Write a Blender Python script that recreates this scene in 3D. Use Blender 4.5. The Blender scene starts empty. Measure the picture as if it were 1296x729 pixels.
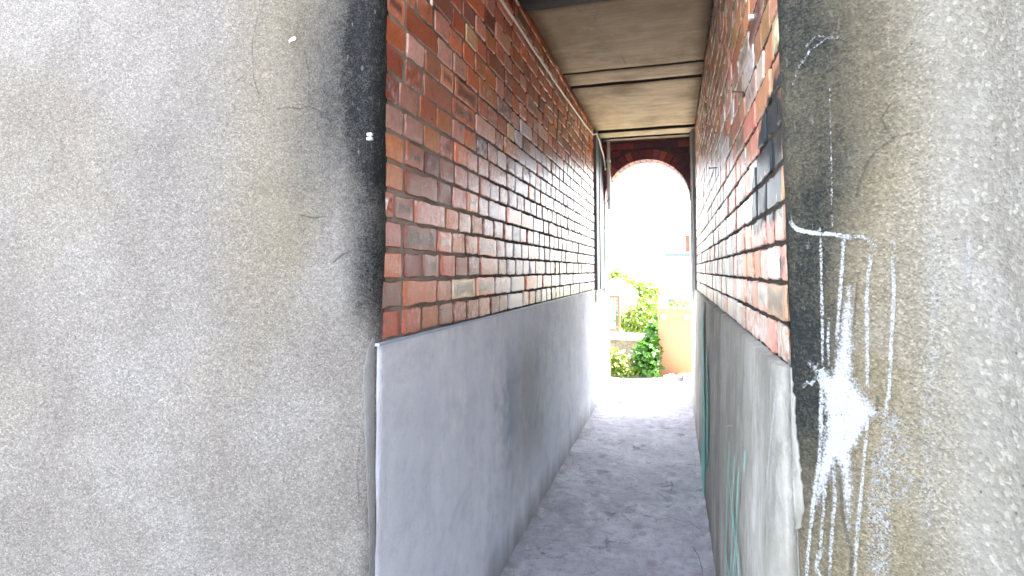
import bpy, bmesh, math, random
from mathutils import Vector, noise
random.seed(11)
R = math.radians
sc = bpy.context.scene
COL = sc.collection

# ------------------------------------------------------------------ camera
EYE = 1.27
TH, PH = R(4.0), R(16.28)
cd = bpy.data.cameras.new('camera'); cam = bpy.data.objects.new('camera', cd); COL.objects.link(cam)
cam.location = (0, 0, EYE); cam.rotation_euler = (R(90) + TH, 0, PH)
cd.sensor_width = 36; cd.lens = 700 / 1296 * 36
cd.shift_x = 0; cd.shift_y = -(364.5 - 293) / 1296
cd.clip_start = 0.02; cd.clip_end = 2000
cd.dof.use_dof = True; cd.dof.focus_distance = 2.0; cd.dof.aperture_fstop = 6.5
sc.camera = cam

# ------------------------------------------------------------------ sky, sun, exposure
SUN_EL, SUN_AZ = R(58), R(50)
w = bpy.data.worlds.new('World'); sc.world = w; w.use_nodes = True
nt = w.node_tree; nt.nodes.clear()
sky = nt.nodes.new('ShaderNodeTexSky'); sky.sky_type = 'NISHITA'; sky.sun_disc = False
sky.sun_elevation = SUN_EL; sky.sun_rotation = SUN_AZ; sky.dust_density = 2.5; sky.air_density = 1.0; sky.ozone_density = 0.6
bg = nt.nodes.new('ShaderNodeBackground'); bg.inputs[1].default_value = 0.15
out = nt.nodes.new('ShaderNodeOutputWorld')
hs = nt.nodes.new('ShaderNodeHueSaturation'); hs.inputs['Saturation'].default_value = .45   # hazy, milky sky
nt.links.new(sky.outputs[0], hs.inputs['Color']); nt.links.new(hs.outputs[0], bg.inputs[0]); nt.links.new(bg.outputs[0], out.inputs[0])
sd = bpy.data.lights.new('sun', 'SUN'); sd.energy = 4.5; sd.angle = R(0.5); sd.color = (1, .95, .87)
sun = bpy.data.objects.new('sun', sd); COL.objects.link(sun)
S = Vector((math.sin(SUN_AZ) * math.cos(SUN_EL), math.cos(SUN_AZ) * math.cos(SUN_EL), math.sin(SUN_EL)))
sun.rotation_euler = S.to_track_quat('Z', 'Y').to_euler(); sun.location = (6, 10, 12)
sc.view_settings.view_transform = 'Standard'; sc.view_settings.look = 'None'
sc.view_settings.gamma = 1; sc.view_settings.use_curve_mapping = False
sc.view_settings.exposure = 3.9
sc.render.engine = 'CYCLES'
sc.cycles.use_denoising = True
sc.cycles.max_bounces = 14; sc.cycles.diffuse_bounces = 8; sc.cycles.glossy_bounces = 5
sc.cycles.transparent_max_bounces = 16

# ------------------------------------------------------------------ small helpers
CAMR = Vector((math.cos(PH), math.sin(PH), 0))
CAMF = Vector((-math.sin(PH) * math.cos(TH), math.cos(PH) * math.cos(TH), math.sin(TH)))
CAMU = CAMR.cross(CAMF)
EYEP = Vector((0, 0, EYE))
def ray(px, py):
    return CAMF + CAMR * ((px - 648) / 700) + CAMU * ((293 - py) / 700)
def at(px, py, ax, val):                      # where the sight line meets a plane x/y/z = val
    d = ray(px, py); return EYEP + d * ((val - EYEP[ax]) / d[ax])

def fbm(p, sc_=1.0, o=4):
    return noise.fractal(Vector(p) * sc_, 1.0, 2.0, o)

def tag(o, label=None, cat=None, group=None, kind=None):
    if label: o['label'] = label
    if cat: o['category'] = cat
    if group: o['group'] = group
    if kind: o['kind'] = kind
    return o
def empty(name, loc, label, cat, group=None):
    o = bpy.data.objects.new(name, None); COL.objects.link(o); o.location = loc
    o.empty_display_size = .1
    return tag(o, label, cat, group)

class MB:
    """collects verts and faces (world coordinates), links them as one mesh object"""
    def __init__(s): s.v = []; s.f = []; s.sm = []; s.a = {}
    def vert(s, p, **at_):
        s.v.append(tuple(p)); i = len(s.v) - 1
        for k, x in at_.items(): s.a.setdefault(k, {})[i] = x
        return i
    def face(s, idx, smooth=False): s.f.append(tuple(idx)); s.sm.append(smooth)
    def box(s, lo, hi, M=None):
        x0, y0, z0 = lo; x1, y1, z1 = hi
        b = len(s.v)
        for p in ((x0,y0,z0),(x1,y0,z0),(x1,y1,z0),(x0,y1,z0),(x0,y0,z1),(x1,y0,z1),(x1,y1,z1),(x0,y1,z1)):
            s.vert(M @ Vector(p) if M else p)
        for q in ((0,3,2,1),(4,5,6,7),(0,1,5,4),(1,2,6,5),(2,3,7,6),(3,0,4,7)): s.face([b + i for i in q])
    def tube(s, pts, r, n=8, caps=True):
        pts = [Vector(p) for p in pts]; rings = []
        for i, p in enumerate(pts):
            t = (pts[min(i + 1, len(pts) - 1)] - pts[max(i - 1, 0)]).normalized()
            a = t.cross(Vector((0, 0, 1))) if abs(t.z) < .9 else t.cross(Vector((1, 0, 0)))
            a.normalize(); b = t.cross(a)
            rr = r[i] if isinstance(r, (list, tuple)) else r
            rings.append([s.vert(p + a * (rr * math.cos(2*math.pi*k/n)) + b * (rr * math.sin(2*math.pi*k/n))) for k in range(n)])
        for A, B in zip(rings, rings[1:]):
            for k in range(n): s.face((A[k], A[(k+1) % n], B[(k+1) % n], B[k]), True)
        if caps: s.face(rings[0][::-1]); s.face(rings[-1])
    def build(s, name, mat, parent=None, bevel=0, fix=False):
        off = Vector(parent_base(parent)) if parent else Vector((0, 0, 0))
        me = bpy.data.meshes.new(name)
        me.from_pydata([Vector(p) - off for p in s.v], [], s.f)
        me.polygons.foreach_set('use_smooth', s.sm)
        for k, d in s.a.items():
            smp = next(iter(d.values()))
            if isinstance(smp, tuple):
                at_ = me.attributes.new(k, 'FLOAT_COLOR', 'POINT')
                fl = []
                for i in range(len(s.v)): c = d.get(i, (0, 0, 0)); fl += [c[0], c[1], c[2], 1]
                at_.data.foreach_set('color', fl)
            else:
                at_ = me.attributes.new(k, 'FLOAT', 'POINT')
                at_.data.foreach_set('value', [float(d.get(i, 0)) for i in range(len(s.v))])
        if bevel or fix:
            bm = bmesh.new(); bm.from_mesh(me)
            if fix: bmesh.ops.recalc_face_normals(bm, faces=bm.faces)
            if bevel: bmesh.ops.bevel(bm, geom=list(bm.edges), offset=bevel, segments=2, affect='EDGES', profile=.5)
            bm.to_mesh(me); bm.free()
        me.materials.append(mat); me.update()
        o = bpy.data.objects.new(name, me); COL.objects.link(o)
        if parent: o.parent = parent
        return o
def parent_base(p):
    v = Vector((0, 0, 0))
    while p: v = v + p.location; p = p.parent
    return v

# ------------------------------------------------------------------ node helpers
class NT:
    def __init__(s, name):
        s.m = bpy.data.materials.new(name); s.m.use_nodes = True
        s.t = s.m.node_tree; s.t.nodes.clear()
        s.out = s.n('ShaderNodeOutputMaterial')
        s.pos = s.n('ShaderNodeNewGeometry').outputs['Position']
    def n(s, t): return s.t.nodes.new(t)
    def l(s, a, b):
        if hasattr(a, 'is_output'): s.t.links.new(a, b)
        else:
            if hasattr(b, 'default_value') and not isinstance(a, (int, float)) and len(a) == 3 and b.type == 'RGBA': a = (*a, 1)
            b.default_value = a
    def noise(s, scale, detail=4, rough=.55, vec=None, dist=0, out='Fac'):
        n = s.n('ShaderNodeTexNoise'); n.inputs['Scale'].default_value = scale; n.inputs['Detail'].default_value = detail
        n.inputs['Roughness'].default_value = rough; n.inputs['Distortion'].default_value = dist
        s.l(vec or s.pos, n.inputs['Vector']); return n.outputs[out]
    def vor(s, scale, feature='F1', out='Distance', vec=None, rand=1):
        n = s.n('ShaderNodeTexVoronoi'); n.feature = feature; n.inputs['Scale'].default_value = scale; n.inputs['Randomness'].default_value = rand
        s.l(vec or s.pos, n.inputs['Vector']); return n.outputs[out]
    def ramp(s, fac, stops, interp='LINEAR'):
        n = s.n('ShaderNodeValToRGB'); s.l(fac, n.inputs[0]); r = n.color_ramp; r.interpolation = interp
        while len(r.elements) < len(stops): r.elements.new(.5)
        for e, (p, c) in zip(r.elements, stops):
            e.position = p; e.color = (c, c, c, 1) if isinstance(c, (int, float)) else (*c, 1)
        return n.outputs[0]
    def rng(s, v, a, b, c=0, d=1):
        n = s.n('ShaderNodeMapRange'); s.l(v, n.inputs[0])
        for i, x in enumerate((a, b, c, d)): n.inputs[i + 1].default_value = x
        return n.outputs[0]
    def math(s, op, a, b=0, clamp=False):
        n = s.n('ShaderNodeMath'); n.operation = op; n.use_clamp = clamp; s.l(a, n.inputs[0]); s.l(b, n.inputs[1]); return n.outputs[0]
    def mix(s, f, a, b, mode='MIX'):
        n = s.n('ShaderNodeMix'); n.data_type = 'RGBA'; n.blend_type = mode; n.clamp_factor = True
        s.l(f, n.inputs[0]); s.l(a, n.inputs[6]); s.l(b, n.inputs[7]); return n.outputs[2]
    def attr(s, name, out='Fac'):
        n = s.n('ShaderNodeAttribute'); n.attribute_name = name; return n.outputs[out]
    def map(s, scale=(1, 1, 1), loc=(0, 0, 0), rot=(0, 0, 0)):
        n = s.n('ShaderNodeMapping'); s.l(s.pos, n.inputs[0]); n.inputs['Scale'].default_value = scale
        n.inputs['Location'].default_value = loc; n.inputs['Rotation'].default_value = rot; return n.outputs[0]
    def sep(s, axis):
        n = s.n('ShaderNodeSeparateXYZ'); s.l(s.pos, n.inputs[0]); return n.outputs[axis]
    def bump(s, h, strength=.5, dist=.003, nrm=None):
        n = s.n('ShaderNodeBump'); n.inputs['Strength'].default_value = strength; n.inputs['Distance'].default_value = dist
        s.l(h, n.inputs['Height'])
        if nrm: s.l(nrm, n.inputs['Normal'])
        return n.outputs[0]
    def bsdf(s, color, rough=.8, nrm=None, spec=.5, metal=0, coat=0, crough=.2, trans=None):
        b = s.n('ShaderNodeBsdfPrincipled'); s.l(color, b.inputs['Base Color']); s.l(rough, b.inputs['Roughness'])
        s.l(spec, b.inputs['Specular IOR Level']); b.inputs['Metallic'].default_value = metal
        s.l(coat, b.inputs['Coat Weight']); b.inputs['Coat Roughness'].default_value = crough
        if nrm: s.l(nrm, b.inputs['Normal'])
        s.sh = b.outputs[0]; s.l(s.sh, s.out.inputs[0]); return b
    def alpha(s, a):
        t = s.n('ShaderNodeBsdfTransparent'); m = s.n('ShaderNodeMixShader')
        s.l(a, m.inputs[0]); s.l(t.outputs[0], m.inputs[1]); s.l(s.sh, m.inputs[2]); s.l(m.outputs[0], s.out.inputs[0])

def simple(name, col, rough=.7, var=.15, scale=30, bump=.2, bdist=.002, spec=.4, metal=0, vec=None):
    k = NT(name); n = k.noise(scale, 5, .6)
    c = k.mix(n, tuple(x * (1 - var) for x in col), tuple(min(1, x * (1 + var)) for x in col))
    k.bsdf(c, rough, k.bump(k.noise(scale * 5, 4), bump, bdist), spec, metal)
    return k.m

# ---- render (pebble dashed cement) ----
def render_mat(name, ca, cb, dark, tan, gscale, coarse=False):
    k = NT(name)
    big = k.noise(2.6, 6, .6); mid = k.noise(16, 5, .65); fine = k.noise(gscale * .9, 2, .6)
    base = k.mix(k.rng(big, .35, .66), ca, cb)
    base = k.mix(k.math('MULTIPLY', k.attr('tan'), 1), base, tan)
    base = k.mix(k.math('MULTIPLY', k.attr('pale'), k.rng(k.noise(7, 6, .7), .38, .62), True), base, (.33, .315, .298))
    # individual grains: each cell its own tone
    cell = k.vor(gscale, 'F1', 'Color'); cs = k.n('ShaderNodeSeparateColor'); k.l(cell, cs.inputs[0])
    sp = k.ramp(cs.outputs[0], [(0, .62), (.22, .82), (.6, 1.0), (.85, 1.16), (1, 1.5)])
    sp2 = k.ramp(k.vor(gscale * .43, 'F1', 'Color'), [(0, .85), (.5, 1.0), (1, 1.13)])
    if coarse:
        cc = k.vor(gscale * .5, 'F1', 'Color'); c2 = k.n('ShaderNodeSeparateColor'); k.l(cc, c2.inputs[0])
        spc = k.ramp(c2.outputs[0], [(0, .82), (.3, .93), (.7, 1.0), (.9, 1.15), (1, 1.45)])
        sp = k.mix(k.attr('coarse'), sp, spc)
    sp = k.mix(k.math('MULTIPLY', k.attr('grime'), .55), sp, (1, 1, 1))
    col = k.mix(1.0, base, sp, 'MULTIPLY'); col = k.mix(.6, col, sp2, 'MULTIPLY')
    mot = k.math('ADD', k.math('MULTIPLY', k.noise(5, 6, .7), .6), k.math('MULTIPLY', k.noise(7, 6, .7, k.map((1, 1, .12), (5, 2, 0))), .5))
    col = k.mix(1.0, col, k.ramp(mot, [(.36, .84), (.5, .96), (.58, 1.0), (.70, 1.06)]), 'MULTIPLY')
    # rubbed patches where the pebbles have worn smooth
    col = k.mix(k.math('MULTIPLY', k.rng(k.noise(9, 7, .75, k.map((1, 1, 1), (7, 7, 7))), .60, .66), .35), col, base)
    # soot and grime with a ragged, streaky edge
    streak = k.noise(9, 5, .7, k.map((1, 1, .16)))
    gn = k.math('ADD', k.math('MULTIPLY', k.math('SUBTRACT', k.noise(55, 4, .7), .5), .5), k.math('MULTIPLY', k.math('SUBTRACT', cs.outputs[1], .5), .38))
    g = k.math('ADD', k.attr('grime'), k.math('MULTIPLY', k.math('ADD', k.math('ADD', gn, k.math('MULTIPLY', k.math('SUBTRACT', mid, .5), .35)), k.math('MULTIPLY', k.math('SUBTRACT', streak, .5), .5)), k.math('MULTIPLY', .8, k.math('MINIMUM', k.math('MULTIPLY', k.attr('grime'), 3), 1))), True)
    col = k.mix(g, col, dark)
    # pale scratches in the soot
    scr = k.rng(k.noise(130, 2, .5, k.map((1, 1, .35))), .66, .74)
    col = k.mix(k.math('MULTIPLY', k.math('MULTIPLY', scr, g), .5), col, (.2, .2, .185))
    # pin holes
    ph = k.rng(k.vor(26, 'F1', 'Distance'), .035, .06, 1, 0)
    col = k.mix(k.math('MULTIPLY', ph, .7), col, (.04, .04, .04))
    h = k.math('ADD', k.vor(gscale, 'F1', 'Distance'), k.math('MULTIPLY', fine, 1.0))
    h = k.math('ADD', h, k.math('MULTIPLY', mid, 2.0))
    if coarse: h = k.math('ADD', h, k.math('MULTIPLY', k.attr('coarse'), k.math('MULTIPLY', k.vor(gscale * .5), .8)))
    k.bsdf(col, .88, k.bump(h, .55, .0028), .25)
    return k.m
M_renderL = render_mat('grey_render', (.208, .190, .172), (.252, .236, .222), (.010, .011, .013), (.22, .195, .152), 330)
M_renderR = render_mat('tan_render', (.225, .21, .172), (.285, .272, .238), (.014, .018, .018), (.185, .155, .10), 300, True)

# ---- brick ----
def brick_mat(name, wash_sheen_c, left):
    k = NT(name)
    col = k.attr('Col', 'Color'); wash = k.attr('wash'); burn = k.attr('burn')
    n1 = k.noise(38, 6, .65); n2 = k.noise(150, 5, .7); n3 = k.noise(9, 5, .6)
    c = k.mix(k.rng(n1, .3, .7), k.mix(1, col, (.68, .62, .6), 'MULTIPLY'), k.mix(1, col, (1.25, 1.2, 1.15), 'MULTIPLY'))
    c = k.mix(k.math('MULTIPLY', k.rng(n2, .5, .72), .35), c, (.05, .03, .025))
    b = k.math('MULTIPLY', k.rng(k.math('ADD', burn, k.math('MULTIPLY', k.math('SUBTRACT', n1, .5), .9)), .35, .75), .8)
    c = k.mix(b, c, (.055, .03, .025))
    # limewash flakes; on the left wall also arch glare painted onto far bricks
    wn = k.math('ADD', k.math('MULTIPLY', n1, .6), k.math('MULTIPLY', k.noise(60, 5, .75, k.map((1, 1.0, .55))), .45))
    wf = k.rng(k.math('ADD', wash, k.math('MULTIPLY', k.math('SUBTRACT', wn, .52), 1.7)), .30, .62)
    c = k.mix(k.math('MULTIPLY', wf, .92), c, k.mix(n3, wash_sheen_c, k.attr('WashSheenCol', 'Color')))
    chip = k.rng(k.noise(70, 3, .6), .7, .74); c = k.mix(chip, c, (.03, .022, .02))
    rough = k.rng(n1, .3, .75, .26, .50)
    if not left: rough = k.rng(n1, .3, .75, .42, .66)
    if not left:                      # black paint daubed over the bricks near the mouth of the passage
        y, z = k.sep(1), k.sep(2); nn = k.math('MULTIPLY', k.math('SUBTRACT', k.noise(14, 5, .65, k.map((1, 1, .4))), .5), .16)
        a = k.rng(k.math('ADD', k.math('ADD', y, nn), k.math('MULTIPLY', k.math('MAXIMUM', k.math('SUBTRACT', z, 1.5), 0), 1.5)), 1.60, 1.615, 1, 0)
        e = k.rng(k.math('ADD', k.math('ABSOLUTE', k.math('SUBTRACT', z, 1.52)), nn), .135, .145, 1, 0)
        e2 = k.rng(k.math('ADD', y, nn), 1.18, 1.19)
        pm = k.math('MULTIPLY', k.math('MULTIPLY', a, e), e2)
        pm = k.math('MULTIPLY', pm, k.rng(k.noise(45, 4, .7, k.map((1, 1, .35))), .30, .36))
        c = k.mix(pm, c, (.010, .018, .024)); rough = k.math('MAXIMUM', rough, k.math('MULTIPLY', pm, .85))
    k.bsdf(c, rough, k.bump(k.math('ADD', n1, k.math('MULTIPLY', n2, .8)), .6, .004), .55, 0, .3, .28)
    return k.m
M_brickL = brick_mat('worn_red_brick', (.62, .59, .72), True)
M_brickR = brick_mat('limewashed_brick', (.62, .6, .58), False)
k = NT('lime_mortar'); n = k.noise(60, 6, .7)
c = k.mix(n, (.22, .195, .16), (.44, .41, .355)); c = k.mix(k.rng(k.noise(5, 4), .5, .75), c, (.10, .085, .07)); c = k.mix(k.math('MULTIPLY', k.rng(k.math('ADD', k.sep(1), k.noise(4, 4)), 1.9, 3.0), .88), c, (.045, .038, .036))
k.bsdf(c, .95, k.bump(k.math('ADD', k.noise(220, 4), n), .8, .004), .15); M_mortar = k.m
M_mortarR = simple('sooty_mortar', (.055, .046, .04), .95, .5, 40, .7, .004, .1)
k = NT('arch_brick'); n = k.noise(40, 5)
c = k.mix(k.rng(n, .3, .7), k.mix(1, k.attr('Col', 'Color'), (.6, .6, .6), 'MULTIPLY'), k.attr('Col', 'Color'))
k.bsdf(c, .55, k.bump(k.noise(130, 5), .5, .003), .4); M_archbrick = k.m

# ---- smooth plaster ----
def plaster(name, ca, cb, extra=None):
    k = NT(name); a = k.noise(2.2, 6, .6); b = k.noise(11, 6, .65); s_ = k.noise(6, 5, .6, k.map((1, 1, .25)))
    c = k.mix(k.rng(k.math('ADD', a, k.math('MULTIPLY', k.math('SUBTRACT', s_, .5), .8)), .32, .68), ca, cb)
    c = k.mix(k.math('MULTIPLY', k.rng(k.noise(4.5, 7, .72, None, .6), .52, .66), .4), c, tuple(x * .7 for x in ca)); c = k.mix(k.math('MULTIPLY', k.rng(k.noise(150, 3, .7), .62, .72), .35), c, tuple(x * .45 for x in ca)); c = k.mix(k.math('MULTIPLY', k.rng(k.noise(5.5, 7, .7, k.map((1, 1, .7), (3, 1, 2))), .55, .62), .45), c, tuple(min(.85, x * 1.2) for x in cb))
    c = k.mix(k.math('MULTIPLY', k.rng(b, .5, .75), .35), c, tuple(x * .62 for x in ca))
    if extra: c = extra(k, c, b, s_)
    # damp foot of the wall
    foot = k.rng(k.math('ADD', k.sep(2), k.math('MULTIPLY', k.math('SUBTRACT', s_, .5), .25)), .0, .16, 1, 0)
    c = k.mix(k.math('MULTIPLY', foot, .6), c, (.11, .1, .09))
    h = k.math('ADD', k.math('MULTIPLY', k.noise(420, 3, .6), .35), k.math('ADD', k.math('MULTIPLY', b, 1.6), k.math('MULTIPLY', k.noise(50, 5, .65), 1.0)))
    k.bsdf(c, .8, k.bump(h, .8, .005), .25); return k.m
def blue_smear(k, c, b, s_):
    y, z = k.sep(1), k.sep(2)
    d = k.math('ABSOLUTE', k.math('SUBTRACT', k.math('ADD', y, k.math('MULTIPLY', k.math('SUBTRACT', b, .5), .5)), 2.42))
    m = k.math('MULTIPLY', k.rng(d, .0, .2, 1, 0), k.rng(k.math('ABSOLUTE', k.math('SUBTRACT', z, .66)), .10, .34, 1, 0))
    m = k.math('MULTIPLY', m, k.rng(s_, .35, .6))
    c = k.mix(k.math('MULTIPLY', m, .62), c, (.16, .25, .40))
    d2 = k.math('ABSOLUTE', k.math('SUBTRACT', k.math('ADD', y, k.math('MULTIPLY', k.math('SUBTRACT', b, .5), .8)), 2.75))
    m2 = k.math('MULTIPLY', k.rng(d2, .1, .55, 1, 0), k.rng(k.math('ABSOLUTE', k.math('SUBTRACT', z, .62)), .15, .45, 1, 0))
    return k.mix(k.math('MULTIPLY', m2, .6), c, (.22, .215, .21))
M_plinthL = plaster('pale_grey_plaster', (.64, .67, .76), (.76, .79, .86), blue_smear)
def scratches(k, c, b, s_):
    c = k.mix(k.math('MULTIPLY', k.rng(k.noise(24, 6, .75, k.map((1, 1, .2))), .5, .66), .55), c, (.17, .165, .14)); c = k.mix(k.math('MULTIPLY', k.rng(k.noise(2.0, 5, .6, k.map((1, 1, .4), (0, 4, 0))), .48, .6), .5), c, (.2, .19, .15))
    m = k.rng(k.noise(40, 3, .6, k.map((1, 1, .06))), .60, .68)
    c = k.mix(k.math('MULTIPLY', m, .45), c, (.5, .5, .48))
    return k.mix(k.math('MULTIPLY', k.rng(k.noise(3.4, 6, .7, k.map((1, 1, .5))), .48, .62), .6), c, (.15, .145, .125))
M_plinthR = plaster('grey_green_plaster', (.31, .305, .27), (.45, .445, .41), scratches)
M_patch = plaster('trowelled_plaster', (.40, .395, .375), (.52, .515, .5))
M_patchL = plaster('dull_plaster', (.15, .147, .143), (.225, .22, .217))
M_jamb = plaster('pale_jamb_plaster', (.5, .5, .5), (.66, .66, .66))

# ---- chalk ----
def chalk(name, col, gain=3.2, soft=.28):
    k = NT(name); n = k.noise(260, 3, .7); n2 = k.noise(70, 3, .6)
    v = k.math('ADD', k.attr('dens'), k.math('MULTIPLY', k.math('SUBTRACT', k.math('ADD', k.math('MULTIPLY', n, .7), k.math('MULTIPLY', n2, .3)), .5), gain))
    k.bsdf(col, .95, None, .1); k.alpha(k.rng(v, .5 - soft, .5 + soft, 0, .82)); return k.m
M_chalk = chalk('white_chalk', (.44, .455, .47))
M_mint = chalk('mint_chalk', (.22, .62, .54), 2.6)
M_crack = chalk('crack_line', (.085, .08, .07), 2.2, .6)

# ---- ceiling, timber, concrete ----
k = NT('stained_board'); g = k.noise(5, 6, .65, k.map((.6, 3, 1))); b = k.noise(2.3, 5, .6)
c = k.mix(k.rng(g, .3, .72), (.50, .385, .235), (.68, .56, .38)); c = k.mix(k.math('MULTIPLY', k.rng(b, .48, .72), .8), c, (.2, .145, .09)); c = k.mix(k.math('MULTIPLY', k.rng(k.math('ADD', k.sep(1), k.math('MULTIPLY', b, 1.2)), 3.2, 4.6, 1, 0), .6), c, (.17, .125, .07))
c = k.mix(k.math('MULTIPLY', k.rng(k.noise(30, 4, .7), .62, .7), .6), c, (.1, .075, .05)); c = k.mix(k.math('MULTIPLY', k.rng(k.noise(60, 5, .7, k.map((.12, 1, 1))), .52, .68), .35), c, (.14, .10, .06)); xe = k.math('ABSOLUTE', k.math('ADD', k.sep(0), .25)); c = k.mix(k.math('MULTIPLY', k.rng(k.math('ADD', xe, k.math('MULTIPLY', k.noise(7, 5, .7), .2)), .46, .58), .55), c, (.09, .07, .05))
c = k.mix(k.math('MULTIPLY', k.rng(k.noise(3.5, 6, .7), .6, .66), .35), c, (.6, .52, .42))
k.bsdf(c, .75, k.bump(k.math('ADD', g, k.noise(120, 4)), .35, .003), .3); M_board = k.m
M_beam = simple('dark_timber', (.035, .03, .026), .8, .4, 14, .5, .004)
M_post = simple('blue_grey_painted_timber', (.10, .125, .16), .5, .35, 8, .4, .003)
M_postR = simple('weathered_grey_timber', (.20, .21, .23), .6, .3, 9, .4, .003)
M_pipe = simple('white_plastic', (.74, .74, .72), .35, .08, 6, .1)
M_cable = simple('cream_cable_sheath', (.85, .80, .70), .45, .1, 20, .1)
M_black = simple('black_plastic', (.012, .012, .014), .5, .2, 20, .1)
M_rust = simple('rusty_iron', (.10, .06, .045), .8, .4, 60, .5)
M_beadL = simple('blue_grey_bead', (.36, .44, .55), .4, .2, 20, .1)

k = NT('path_concrete'); a = k.noise(2.4, 7, .65); b = k.noise(13, 6, .7); d = k.noise(55, 5, .7)
c = k.mix(k.rng(a, .34, .66), (.25, .256, .305), (.41, .416, .48)); c = k.mix(k.math('MULTIPLY', k.rng(b, .48, .72), .6), c, (.16, .155, .16))
c = k.mix(k.math('MULTIPLY', k.rng(k.noise(24, 6, .75), .5, .66), .55), c, (.15, .145, .155)); c = k.mix(k.math('MULTIPLY', k.rng(k.noise(8, 7, .75, k.map((1, .55, 1))), .57, .63), .4), c, (.56, .55, .58)); c = k.mix(k.math('MULTIPLY', k.rng(k.noise(130, 4, .7), .60, .68), .6), c, (.62, .61, .62))
c = k.mix(k.math('MULTIPLY', k.rng(k.noise(90, 3, .6), .66, .72), .6), c, (.07, .065, .06))
sp = k.rng(k.math('ADD', k.vor(5.2, 'DISTANCE_TO_EDGE'), k.math('MULTIPLY', k.math('SUBTRACT', d, .5), .3)), .0, .022, 1, 0)
crk = k.math('MULTIPLY', sp, k.rng(k.noise(4.5, 4, .6), .58, .64)); c = k.mix(k.math('MULTIPLY', crk, .5), c, (.05, .048, .048))
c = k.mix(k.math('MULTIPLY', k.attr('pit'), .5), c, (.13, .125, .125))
k.bsdf(c, .7, k.bump(k.math('SUBTRACT', k.math('ADD', k.math('ADD', a, b), k.math('MULTIPLY', d, .6)), k.math('MULTIPLY', crk, 1.5)), .7, .008), .4); M_path = k.m
M_lane = simple('lane_tarmac', (.16, .155, .15), .9, .25, 12, .6, .006)
M_paving = simple('pale_paving', (.55, .53, .5), .85, .15, 6, .4, .004)
M_soil = simple('garden_soil', (.17, .16, .07), .95, .35, 3, .6, .01)

# ==================================================================== THE PASSAGE
XL, XLP = -.720, -.715          # left brick face, left plinth face
LEDGE, CEIL = 1.083, 2.63
XR0 = .203                      # right brick face at ledge height
def XR(z): return XR0 + .012 * (z - 1.05)
def XRP(z): return .140 + .044 * z / 1.05
Y0L, Y0R, Y1, YA = 1.262, 1.172, 5.28, 5.85
COURSE = .079

# ---- ground ----
mb = MB(); nx, ny = 80, 420
def px_pits():
    rr = random.Random(3); L = []
    for i in range(26): L.append((rr.uniform(-.6, .08), rr.uniform(1.9, 5), rr.uniform(.012, .034)))
    for (a_, b_) in ((782, 642), (795, 647), (808, 667), (760, 600), (752, 628), (850, 602)):
        p = at(a_, b_, 2, 0); L.append((p.x, p.y, .03))
    return L
PITS = px_pits()
grid = []
for j in range(ny + 1):
    row = []
    for i in range(nx + 1):
        x = -.76 + 1.02 * i / nx; y = .9 + 5.6 * j / ny
        z = .006 + .007 * fbm((x, y, 0), 3.2) + .003 * fbm((x, y, 3), 14)
        pit = 0
        for (a_, b_, r_) in PITS:
            d = math.hypot(x - a_, (y - b_) * .8) / r_
            if d < 1.2: pit = max(pit, min(1, 1.4 * (1.2 - d)))
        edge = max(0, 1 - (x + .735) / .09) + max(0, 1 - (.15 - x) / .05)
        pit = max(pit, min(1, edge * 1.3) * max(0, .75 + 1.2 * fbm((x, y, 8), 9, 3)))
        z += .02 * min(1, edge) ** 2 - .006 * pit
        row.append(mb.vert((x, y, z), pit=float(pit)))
    grid.append(row)
for j in range(ny):
    for i in range(nx): mb.face((grid[j][i], grid[j][i+1], grid[j+1][i+1], grid[j+1][i]), True)
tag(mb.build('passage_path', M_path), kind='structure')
mb = MB(); mb.face([mb.vert(p) for p in ((-30, -40, -.012), (30, -40, -.012), (30, 5.9, -.012), (-30, 5.9, -.012))])
tag(mb.build('lane', M_lane), kind='structure')
mb = MB(); mb.face([mb.vert(p) for p in ((-2.2, 5.86, -.008), (2.4, 5.86, -.008), (2.4, 6.95, -.008), (-2.2, 6.95, -.008))])
tag(mb.build('garden_path', M_paving), kind='structure')
mb = MB(); prof = [(5.9, -.012), (9, -.02), (11, -.3), (16, -2.2), (24, -3.6), (40, -4.6), (90, -6), (900, -8)]
rows = []
for (y, z) in prof: rows.append([mb.vert((x, y, z - .012)) for x in (-600, -40, -8, 0, 8, 40, 600)])
for A, B in zip(rows, rows[1:]):
    for i in range(6): mb.face((A[i], A[i+1], B[i+1], B[i]), True)
tag(mb.build('garden_ground', M_soil), kind='structure')

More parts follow.
